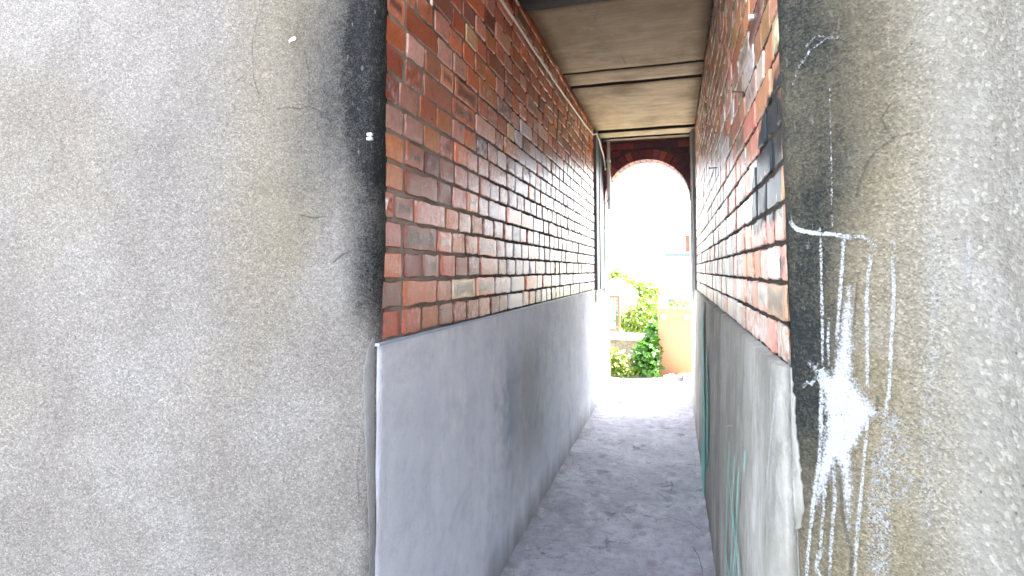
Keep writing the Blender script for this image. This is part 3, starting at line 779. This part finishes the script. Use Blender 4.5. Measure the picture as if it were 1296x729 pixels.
AX, AR, AS = -.258, .428, 1.99       # arch centre x, radius, springing height
Y2 = 6.075
BA = empty('brick_arch', (AX, 5.96, 0), 'round headed dark red brick archway at the far end of the passage', 'arch')
ArchPal = [((.17, .03, .035), 3), ((.11, .02, .035), 3), ((.21, .05, .04), 2), ((.06, .018, .035), 2), ((.15, .04, .06), 1)]
rr = random.Random(5)
mb = MB(); PA = lambda s, t, d: (s, YA - d, t)
for row in range(40):                 # coursed wall round the arch, cut where it meets the ring
    z = .0 + row * .079; x = -.80 - (.1125 if row % 2 else 0)
    while x < .34:
        L = .215; x1 = x + L
        segs = []
        cx0, cx1 = max(x, -.80), min(x1, .31)
        ro = AR + .103
        for (a_, b_) in ((cx0, cx1),):
            zc = z + .04
            if zc < AS: lim = AR + .004
            elif zc < AS + ro: lim = math.sqrt(max(0, ro * ro - (z + .01 - AS) ** 2)) if z > AS else ro
            else: lim = 0
            if lim <= 0: segs.append((a_, b_))
            else:
                if a_ < AX - lim: segs.append((a_, min(b_, AX - lim)))
                if b_ > AX + lim: segs.append((max(a_, AX + lim), b_))
        for a_, b_ in segs:
            if b_ - a_ > .02 and z < CEIL + .03: brick(mb, PA, a_ + .005, b_ - .005, z + .006, z + .073, pick(ArchPal, rr), rr, depth=.05)
        x = x1
mb.build('brickwork', M_archbrick, BA)
mb = MB(); NV = 22                    # voussoirs: wedge bricks, their undersides line the opening
for i in range(NV):
    a0, a1 = math.pi * i / NV, math.pi * (i + 1) / NV
    g_ = .004 / AR
    col = pick(ArchPal, rr)
    vs = []
    for y in (YA - .012 + rr.uniform(-.003, .003), Y2 + .01):
        for (r_, a_) in ((AR + rr.uniform(-.002, .003), a0 + g_), (AR, a1 - g_), (AR + .108, a1 - g_ * .8), (AR + .108, a0 + g_ * .8)):
            vs.append(mb.vert((AX + r_ * math.cos(a_), y, AS + r_ * math.sin(a_)), Col=col, wash=0.0, burn=0.0))
    for q in ((0,1,2,3), (7,6,5,4), (0,4,5,1), (1,5,6,2), (2,6,7,3), (3,7,4,0)): mb.face([vs[x] for x in q])
mb.build('arch_ring', M_archbrick, BA, bevel=.004, fix=True)
mb = MB()                             # mortar body with the arched hole
n = 40; ang = [math.pi * i / n for i in range(n + 1)]; RM = AR + .006
inner = [(AX + RM, -.02)] + [(AX + RM * math.cos(a_), AS + RM * math.sin(a_)) for a_ in ang] + [(AX - RM, -.02)]
outer = []
for (x, z) in inner:
    if z < AS + 1e-4: outer.append(((.33 if x > AX else -.90), max(z, -.02)))
    else:
        dx, dz = x - AX, z - AS; s_ = min((.575 if dx > 0 else .655) / max(1e-6, abs(dx)), (CEIL + .06 - AS) / max(1e-6, dz)); outer.append((AX + dx * s_, AS + dz * s_))
I0 = [[mb.vert((x, y, z)) for (x, z) in inner] for y in (YA + .006, Y2 - .002)]
O0 = [[mb.vert((x, y, z)) for (x, z) in outer] for y in (YA + .006, Y2 - .002)]
for i in range(len(inner) - 1):
    mb.face((I0[0][i], O0[0][i], O0[0][i+1], I0[0][i+1])); mb.face((I0[1][i], I0[1][i+1], O0[1][i+1], O0[1][i]))
    mb.face((I0[0][i], I0[0][i+1], I0[1][i+1], I0[1][i])); mb.face((O0[0][i], O0[1][i], O0[1][i+1], O0[0][i+1]))
mb.build('mortar', M_mortar, BA, fix=True)
mb = MB()                             # pale plastered reveals of the opening
mb.box((-.80, YA - .009, -.02), (AX - AR + .004, Y2 + .012, AS - .30)); mb.box((AX + AR - .004, YA - .007, -.02), (.30, Y2 + .013, AS - .30))
mb.build('jamb_plaster', M_jamb, BA, bevel=.005)
mb = MB(); mb.box((-1.9, YA + .25, CEIL + .14), (1.2, Y2 + .2, CEIL + .3))

# ---- cable, clips, nails ----
mb = MB()
cz = [(1.3, 2.45), (2.39, 2.475), (3.36, 2.482), (4.0, 2.50), (4.66, 2.53), (5.25, 2.565)]
pts = [(XL + .009, y, z - .012 * math.sin((y * 1.7) % math.pi)) for y, z in cz]
dense = []
for a_, b_ in zip(pts, pts[1:]):
    for i in range(10):
        p = Vector(a_).lerp(Vector(b_), i / 10); p.z += .004 * noise.noise(p * 6); dense.append(p)
dense += [Vector((XL + .03, 5.27, 2.583)), Vector((XL + .045, 5.36, 2.53)), Vector((XL + .05, 5.5, 2.47)), Vector((XL + .055, 5.6, 2.43)), Vector((XL + .06, 5.66, 2.36)), Vector((XL + .062, 5.68, 2.30))]
mb.tube(dense, .007, 8)
tag(mb.build('cable', M_cable), 'long thin cream cable running along the red bricks just below the ceiling', 'cable')
mb = MB(); p = at(546, 4, 0, XL + .006); q = at(543, -40, 0, XL + .006)
mb.tube([q, q.lerp(p, .5) + Vector((.004, 0, 0)), p, p + Vector((.002, .001, -.008))], [.005, .005, .0055, .003], 8)
tag(mb.build('cable', M_cable), 'short white cable end hanging down near the top of the red bricks', 'cable')
p = at(471, 173, 0, XL + .012); mb = MB(); mb.box((p.x - .012, p.y - .006, p.z - .009), (p.x + .001, p.y + .004, p.z - .001)); mb.box((p.x - .012, p.y - .006, p.z + .002), (p.x + .001, p.y + .003, p.z + .009))
tag(mb.build('cable_clip', M_pipe, bevel=.001), 'tiny white cable clip on the sooty edge of the red bricks', 'clip')
def nail(px, py, label, L=.05, r=.003, droop=0):
    p = at(px, py, 0, .205); p.x = XR(p.z) - .003; mb = MB()
    mb.tube([p + Vector((.02, 0, 0)), p + Vector((-L, -.01, -droop))], r, 8)
    e = p + Vector((-L, -.01, -droop)); mb.tube([e, e + Vector((-.003, 0, 0))], r * 2.2, 8)
    return tag(mb.build('nail', M_rust), label, 'nail')
nail(905, 212, 'rusty nail sticking out of the flaking white bricks below another nail', .03, .003, .004)
nail(937, 118, 'long bent rusty nail in the pinkish upper bricks above the black paint patch', .025, .0022, -.004)
p = at(951, 22, 0, .212); mb = MB(); mb.box((p.x - .008, p.y - .008, p.z - .006), (p.x + .01, p.y + .008, p.z + .006))
tag(mb.build('cable_clip', M_pipe, bevel=.002), 'tiny white clip high on the brick wall opposite the cable', 'clip')
# hairline cracks and lifted flakes in the concrete
def zfloor(x, y): return .006 + .007 * fbm((x, y, 0), 3.2) + .003 * fbm((x, y, 3), 14)
mb = MB()
for pts, w_ in (([(836, 656), (848, 654), (860, 658), (874, 660), (884, 668), (890, 666)], .005), ([(876, 690), (884, 702), (888, 716), (889, 726)], .005), ([(798, 600), (806, 606), (815, 608)], .004), ([(830, 622), (840, 628), (846, 634)], .004),
                ([(770, 560), (782, 562), (790, 558)], .005), ([(812, 548), (826, 551), (834, 549)], .005), ([(730, 600), (742, 604), (750, 612)], .004), ([(750, 690), (762, 694), (772, 690)], .004), ([(838, 586), (850, 590), (857, 586)], .005)):
    q = []
    for a_, b_ in pts:
        p = at(a_, b_, 2, .012); p.z = zfloor(p.x, p.y) + .001; q.append(p)
    ribbon(mb, q, w_ * .6, Vector((0, 0, 1)), .62, .01, .0022)
tag(mb.build('path_crack', M_crack), kind='structure')
# grit and a dry leaf on the path
mb = MB(); rr = random.Random(8)
for i in range(260):
    x = rr.uniform(-.69, .1); y = rr.uniform(1.9, 5.8); r_ = rr.uniform(.0015, .005)
    if rr.random() < .45: x = rr.choice((-.70 + rr.random() ** 2 * .12, .12 - rr.random() ** 2 * .1))
    z = .012 + .007 * fbm((x, y, 0), 3.2) + (.02 * max(0, 1 - (x + .735) / .09) ** 2); b = len(mb.v)
    for q in ((1, 0, 0), (-.8, .5, 0), (-.3, -1, 0), (.1, 0, .8), (0, 0, -.6)): mb.vert((x + q[0] * r_ * rr.uniform(.6, 1.3), y + q[1] * r_, z + q[2] * r_))
    for q in ((0,1,3), (1,2,3), (2,0,3), (1,0,4), (2,1,4), (0,2,4)): mb.face([b + t for t in q])
tag(mb.build('grit', simple('grit_stone', (.3, .29, .28), .9, .6, 200)), kind='stuff')
p = at(782, 510, 2, .012); mb = MB()
vs = [mb.vert(p + Vector(q)) for q in ((-.05, 0, 0), (-.02, .03, .012), (.03, .025, .008), (.055, 0, .004), (.02, -.025, .012), (-.025, -.022, .006))]; mb.face(vs)
tag(mb.build('fallen_leaf', simple('dry_leaf', (.09, .06, .04))), 'single dry brown leaf lying on the path near the sunlit archway', 'leaf')

# ==================================================================== THE GARDEN
def leaf_mat(name, a_, b_, tr):
    k = NT(name); c = k.mix(k.attr('tone'), a_, b_); k.bsdf(c, .45, None, .4)
    t = k.n('ShaderNodeBsdfTranslucent'); k.l(k.mix(1, c, tr, 'MULTIPLY'), t.inputs[0]); m = k.n('ShaderNodeMixShader'); m.inputs[0].default_value = .35
    k.l(k.sh, m.inputs[1]); k.l(t.outputs[0], m.inputs[2]); k.l(m.outputs[0], k.out.inputs[0]); return k.m
M_leafD = leaf_mat('dark_green_leaf', (.02, .08, .006), (.05, .13, .012), (1.6, 1.8, .6))
M_leafY = leaf_mat('lime_green_leaf', (.05, .095, .008), (.11, .15, .012), (1.5, 1.5, .5))
M_leafM = leaf_mat('mid_green_leaf', (.03, .075, .012), (.075, .13, .018), (1.5, 1.6, .5))
M_lilac = leaf_mat('lilac_petal', (.2, .11, .32), (.42, .33, .52), (1.1, 1, 1.1))
M_red = leaf_mat('red_petal', (.45, .03, .03), (.6, .08, .06), (1.2, .8, .8))
M_yel = leaf_mat('cream_petal', (.65, .55, .2), (.75, .7, .4), (1.1, 1, .8))
M_stem = simple('green_brown_stem', (.07, .075, .03), .8)
def leaves(mb, blobs, n, size, rr, aspect=.5, up=.3):
    tot = sum(b[3] * b[4] * b[5] for b in blobs)
    for (cx, cy, cz_, rx, ry, rz) in blobs:
        for _ in range(int(n * rx * ry * rz / tot)):
            d = Vector((rr.gauss(0, 1), rr.gauss(0, 1), rr.gauss(0, 1))).normalized(); r_ = rr.random() ** .45
            r_ *= 1 + .25 * noise.noise(d * 2.3 + Vector((cx, cy, cz_)) * 3)
            p = Vector((cx + d.x * rx * r_, cy + d.y * ry * r_, cz_ + d.z * rz * r_))
            if p.z < .01: continue
            s_ = size * rr.uniform(.6, 1.35); nn = (d * .6 + Vector((rr.uniform(-1, 1), rr.uniform(-1, 1), rr.uniform(-.4, 1) + up))).normalized()
            t = nn.cross(Vector((rr.uniform(-1, 1), rr.uniform(-1, 1), rr.uniform(-1, 1)))).normalized(); b_ = nn.cross(t); tn = rr.random()
            ids = [mb.vert(p + t * (a_ * s_) + b_ * (c_ * s_ * aspect) + nn * (e * s_), tone=float(tn)) for a_, c_, e in ((-.5, 0, 0), (-.12, .5, .05), (.5, 0, -.12), (-.12, -.5, .05), (0, 0, -.04))]
            mb.face((ids[0], ids[4], ids[1])); mb.face((ids[1], ids[4], ids[2])); mb.face((ids[2], ids[4], ids[3])); mb.face((ids[3], ids[4], ids[0]))
def plant(name, blobs, n, size, mat, label, cat, seed, group=None, aspect=.5, flowers=None):
    rr = random.Random(seed); bx, by = blobs[0][0], blobs[0][1]; gz = min(b[2] - b[5] for b in blobs)
    o = empty(name, (bx, by, gz), label, cat, group)
    mb = MB(); leaves(mb, blobs, n, size, rr, aspect); mb.build('foliage', mat, o)
    mb = MB()
    for (cx, cy, cz_, rx, ry, rz) in blobs:
        for _ in range(3):
            e = Vector((cx + rr.uniform(-.5, .5) * rx, cy + rr.uniform(-.5, .5) * ry, cz_ + rz * rr.uniform(.1, .6))); s0 = Vector((bx + rr.uniform(-.3, .3) * rx, by, gz - .02))
            mb.tube([s0, s0.lerp(e, .5) + Vector((rr.uniform(-.03, .03), rr.uniform(-.03, .03), 0)), e], [.010, .007, .003], 5)
    mb.build('stem', M_stem, o)
    if flowers:
        fm, fn, fs, fb = flowers; mb = MB(); leaves(mb, fb, fn, fs, rr, .9); mb.build('flower_petals', fm, o)  # blossom petals of the plant, all in one mesh
    return o
def bl(px0, px1, py0, py1, y, ry=None):        # an ellipsoid of foliage that stands at distance y and spans these sight lines
    a_, b_ = at(px0, (py0+py1)/2, 1, y), at(px1, (py0+py1)/2, 1, y); t, u_ = at((px0+px1)/2, py0, 1, y), at((px0+px1)/2, py1, 1, y)
    return ((a_.x+b_.x)/2, y, (t.z+u_.z)/2, abs(b_.x-a_.x)/2, ry or abs(b_.x-a_.x)/2, abs(t.z-u_.z)/2)
plant('leafy_bush', [bl(798, 838, 432, 486, 7.0, .2), bl(806, 838, 420, 464, 7.15, .18), bl(816, 836, 404, 440, 7.3, .15)], 1500, .07, M_leafD,
      'dense dark green leafy bush growing against the left edge of the peach board', 'bush', 1, aspect=.6)
plant('shrub', [bl(758, 800, 440, 488, 7.0, .2), bl(762, 815, 458, 490, 6.85, .14)], 2300, .045, M_leafY, 'low lime green shrub in front of the rough stone garden wall', 'shrub', 2, flowers=(M_yel, 40, .05, [bl(768, 806, 440, 480, 6.9, .15)]))
plant('shrub', [bl(776, 836, 384, 428, 8.6, .4), bl(800, 838, 372, 410, 9.0, .4)], 1800, .07, M_leafY, 'bright yellow green shrub behind the white stone coping', 'shrub', 3)
plant('slim_conifer', [bl(826, 836, 388, 425, 7.6, .08), bl(827, 835, 400, 450, 7.6, .08)], 900, .03, M_leafD, 'slim dark green upright conifer just behind the peach board', 'conifer', 4, aspect=.35)
plant('tree', [bl(764, 806, 348, 372, 12, .8), bl(790, 835, 355, 392, 12.3, .8), bl(770, 790, 340, 362, 12.4, .5)], 2600, .12, M_leafY, 'loose yellow green tree in front of the sloping white roof', 'tree', 5)
plant('shrub', [bl(838, 880, 380, 400, 9.5, .4)], 800, .06, M_leafM, 'mid green shrub peeping over the top of the peach board', 'shrub', 6)
plant('flower_clump', [bl(836, 862, 474, 492, 6.78, .12), bl(856, 884, 470, 490, 6.8, .14)], 650, .035, M_leafM, 'clump of lilac flowers at the foot of the peach board', 'flowers', 7, flowers=(M_lilac, 300, .035, [bl(838, 862, 474, 488, 6.74, .12), bl(858, 880, 472, 486, 6.76, .12)]))
plant('red_flower', [bl(794, 800, 392, 402, 8.0, .03)], 25, .04, M_leafM, 'single red flower standing out among the pale greenery', 'flower', 8, flowers=(M_red, 9, .035, [bl(794, 800, 390, 397, 8.0, .03)]))
rr = random.Random(9); mb = MB()
leaves(mb, [bl(760, 845, 478, 490, 6.75, .12), bl(760, 890, 470, 488, 7.3, .3)], 900, .03, rr); tag(mb.build('ground_cover', M_leafY), kind='stuff')

# peach panel with two round bolt caps
M_peach = simple('peach_painted_board', (.34, .165, .085), .6, .07, 5, .15, .002)
a_, b_ = at(834, 474, 1, 7.2), at(877, 391, 1, 7.2)
PN = empty('garden_screen', ((a_.x + b_.x) / 2, 7.2, 0), 'upright peach coloured board with two round bolt caps beyond the arch', 'screen')
mb = MB(); mb.box((a_.x, 7.18, a_.z - .02), (b_.x, 7.215, b_.z)); mb.build('board', M_peach, PN, bevel=.008)
mb = MB(); mb.box((a_.x - .004, 7.172, b_.z + .002), (b_.x + .004, 7.222, b_.z + .016)); mb.build('top_strip', simple('pale_edge', (.7, .62, .52)), PN, bevel=.003)
for px in (840, 869):
    c_ = at(px, 401, 1, 7.18); mb = MB(); N = 18; prev = None
    for (r_, d) in ((.042, .0), (.042, .012), (.034, .02), (.018, .022)):
        ring = [mb.vert((c_.x + r_ * math.cos(2*math.pi*i/N), 7.179 - d, c_.z + r_ * math.sin(2*math.pi*i/N))) for i in range(N)]
        if prev: [mb.face((prev[i], prev[(i+1) % N], ring[(i+1) % N], ring[i]), True) for i in range(N)]
        prev = ring
    mb.face(prev); mb.build('bolt_cap', simple('pale_peach_cap', (.45, .27, .16)), PN, fix=True)
for x in (a_.x + .05, b_.x - .05):
    mb = MB(); mb.box((x - .025, 7.22, -.05), (x + .025, 7.27, b_.z - .1)); mb.build('leg', M_beam, PN)

# rough stone wall with white coping
a_, b_ = at(752, 455, 1, 7.6), at(832, 430, 1, 7.6)
SW = empty('stone_wall', ((a_.x + b_.x) / 2, 7.6, 0), 'low rough stone garden wall under a white coping slab', 'wall')
k = NT('rough_stone'); v = k.vor(9, 'F1', 'Color'); c = k.mix(v, (.22, .19, .16), (.42, .37, .31)); c = k.mix(k.rng(k.vor(9, 'DISTANCE_TO_EDGE'), 0, .06, 1, 0), c, (.16, .14, .12))
k.bsdf(c, .9, k.bump(k.math('ADD', k.vor(9, 'DISTANCE_TO_EDGE'), k.noise(40, 4)), .8, .02), .2); M_stone = k.m
mb = MB(); mb.box((a_.x - .4, 7.6, -.05), (b_.x, 7.8, b_.z - .02)); mb.build('stonework', M_stone, SW, bevel=.01)
mb = MB(); mb.box((a_.x - .4, 7.56, b_.z - .018), (b_.x + .02, 7.84, b_.z + .05)); mb.build('coping', simple('white_stone', (.72, .71, .68)), SW, bevel=.01)
# brown frame with green mesh
a_, b_ = at(757, 424, 1, 7.7), at(783, 374, 1, 7.7)
FM = empty('mesh_frame', ((a_.x + b_.x) / 2, 7.7, b_.z), 'brown timber frame strung with green wire mesh on the stone wall', 'trellis')
M_brown = simple('brown_timber', (.20, .10, .06), .75, .25, 12)
for lo, hi in (((b_.x - .02, 7.68, a_.z - .0), (b_.x + .015, 7.72, b_.z)), ((a_.x - .02, 7.68, a_.z), (a_.x + .015, 7.72, b_.z))):
    mb = MB(); mb.box(lo, hi); mb.build('post', M_brown, FM, bevel=.004)
for z in (a_.z + .06, b_.z - .03):
    mb = MB(); mb.box((a_.x + .016, 7.685, z), (b_.x - .021, 7.715, z + .03)); mb.build('rail', M_brown, FM, bevel=.003)
mb = MB(); z0, z1 = a_.z + .09, b_.z - .03
for i in range(1, 8): x = a_.x + (b_.x - a_.x) * i / 8; mb.tube([(x, 7.7, z0), (x, 7.7, z1)], .007, 5)
for i in range(1, 10): z = z0 + (z1 - z0) * i / 10; mb.tube([(a_.x, 7.704, z), (b_.x - .02, 7.704, z)], .007, 5)
mb.build('mesh', simple('green_wire', (.03, .16, .09), .5), FM)
# white shed roof behind it
M_white = simple('white_masonry_paint', (.78, .78, .76), .8, .05, 5, .2)
M_slate = simple('blue_grey_slate', (.09, .115, .15), .6, .2, 4, .3)
M_glass = simple('window_glass', (.05, .08, .11), .35, .1, 3, .02, spec=.8)
def gable(name, x0, x1, y0, y1, zb, ze, zr, label, cat, wall=M_white, roof=M_slate, ridge_x=None, verge=None):
    """body with the gable end facing the arch"""
    o = empty(name, ((x0 + x1) / 2, y0, zb), label, cat); xr = ridge_x if ridge_x is not None else (x0 + x1) / 2
    mb = MB(); F_ = [mb.vert((x, y0, z)) for x, z in ((x0, zb), (x1, zb), (x1, ze), (xr, zr), (x0, ze))]; B_ = [mb.vert((x, y1, z)) for x, z in ((x0, zb), (x1, zb), (x1, ze), (xr, zr), (x0, ze))]
    mb.face(F_); mb.face(B_[::-1])
    for i in range(5): mb.face((F_[i], B_[i], B_[(i+1) % 5], F_[(i+1) % 5]))
    mb.build('wall', wall, o, fix=True)
    mb = MB(); t = .12
    for (xa, za) in ((x0, ze), (x1, ze)):
        ex = (xa - xr) * 1.06 + xr; ez = zr + (za - zr) * 1.06
        vs = [mb.vert(p) for p in ((xr, y0 - .2, zr + .01), (ex, y0 - .2, ez + .01), (ex, y1 + .2, ez + .01), (xr, y1 + .2, zr + .01), (xr, y0 - .2, zr + t), (ex, y0 - .2, ez + t), (ex, y1 + .2, ez + t), (xr, y1 + .2, zr + t))]
        for q in ((0,1,2,3), (7,6,5,4), (0,4,5,1), (1,5,6,2), (2,6,7,3), (3,7,4,0)): mb.face([vs[i] for i in q])
    mb.build('roof', roof, o, fix=True)
    return o
def window(o, x0, x1, z0, z1, y):
    mb = MB(); mb.box((x0, y - .03, z0), (x1, y - .003, z1)); f_ = mb.build('window', M_white, o)
    mb = MB(); mb.box((x0 + .05, y - .036, z0 + .05), (x1 - .05, y - .031, z1 - .05)); mb.build('pane', M_glass, f_)
a_, b_, c_ = at(752, 380, 1, 9.6), at(800, 380, 1, 9.6), at(774, 362, 1, 9.6)
gable('garden_shed', a_.x, b_.x, 9.6, 10.6, -.15, a_.z + .02, c_.z, 'small white garden shed with a pale pitched roof behind the mesh frame', 'shed', roof=simple('white_felt', (.7, .7, .7)))
# big white house whose roof slopes down to the right
Yh = 20; p0, p1 = at(768, 322, 1, Yh), at(831, 362, 1, Yh); sl = (p1.z - p0.z) / (p1.x - p0.x); xr = p0.x - 1.2
gable('white_house', xr - (p1.x - xr), p1.x, Yh, Yh + 9, -4.5, p1.z, p1.z + sl * (xr - p1.x), 'large white house whose bluish roof edge slopes down to the right', 'house', roof=simple('pale_blue_slate', (.14, .18, .22), .6, .15, 4))
# low white house with two blue windows
Yl = 17; q0, q1 = at(800, 366, 1, Yl), at(900, 366, 1, Yl)
o = empty('white_house', ((q0.x + q1.x) / 2, Yl, -4), 'low white flat roofed house with two small blue windows above the peach board', 'house')
mb = MB(); mb.box((p1.x + .3, Yl, -4), (q1.x + 2, Yl + 2.5, q0.z)); mb.build('wall', M_white, o)
mb = MB(); mb.box((p1.x + .2, Yl - .12, q0.z + .002), (q1.x + 2.1, Yl + 2.6, q0.z + .1)); mb.build('roof', M_white, o, bevel=.02)
for (x0, x1, y0, y1) in ((834, 857, 369, 374), (843, 857, 376, 384)):
    e, f_ = at(x0, y1, 1, Yl), at(x1, y0, 1, Yl); window(o, e.x, f_.x, e.z, f_.z, Yl)
# far house with tiled eaves and a brick chimney
Yf = 32; e0, e1 = at(846, 325, 1, Yf), at(960, 325, 1, Yf)
o = empty('white_house', (e0.x, Yf, -5), 'far white house with a grey tiled roof and a red brick chimney', 'house')
mb = MB(); mb.box((e0.x, Yf, -5.5), (e1.x, Yf + 7, e0.z)); mb.build('wall', M_white, o)
zt = at(846, 317, 1, Yf).z
mb = MB(); F_ = [(e0.x - .2, Yf - .25, e0.z + .01), (e1.x, Yf - .25, e0.z + .01), (e1.x, Yf + 3.5, zt + .35), (e0.x + .6, Yf + 3.5, zt + .35)]
vs = [mb.vert(p) for p in F_] + [mb.vert((p[0], p[1], p[2] + .14)) for p in F_]
for q in ((0,1,2,3), (7,6,5,4), (0,4,5,1), (1,5,6,2), (2,6,7,3), (3,7,4,0)): mb.face([vs[i] for i in q])
rf = mb.build('roof', M_slate, o, fix=True)
mb = MB(); N = 14
for i in range(N):
    x = e0.x - .15 + (e1.x - e0.x) * i / N * .5; mb.tube([(x, Yf - .3, e0.z + .1), (x, Yf + .1, e0.z + .17)], .1, 8)
mb.build('eaves_tile', M_slate, o)
g0, g1 = at(868, 322, 1, Yf + 1), at(877, 300, 1, Yf + 1)
M_chim = simple('red_chimney_brick', (.30, .08, .05), .9, .25, 8)
mb = MB(); mb.box((g0.x, Yf + .6, g0.z - .4), (g1.x, Yf + 1.2, g1.z)); mb.box((g0.x - .04, Yf + .56, g1.z - .22), (g1.x + .04, Yf + 1.24, g1.z - .12)); mb.box((g0.x - .06, Yf + .54, g1.z + .003), (g1.x + .06, Yf + 1.26, g1.z + .09)); mb.build('chimney', M_chim, rf)
mb = MB(); gx = (g0.x + g1.x) / 2; zt = at(872, 289, 1, Yf + 1).z; mb.tube([(gx, Yf + .9, g1.z + .09), (gx, Yf + .9, zt)], .03, 6)
for z in (zt - .06, zt - .22): mb.tube([(gx - .22, Yf + .9, z), (gx + .22, Yf + .9, z)], .015, 5)
mb.build('aerial', M_slate, rf)
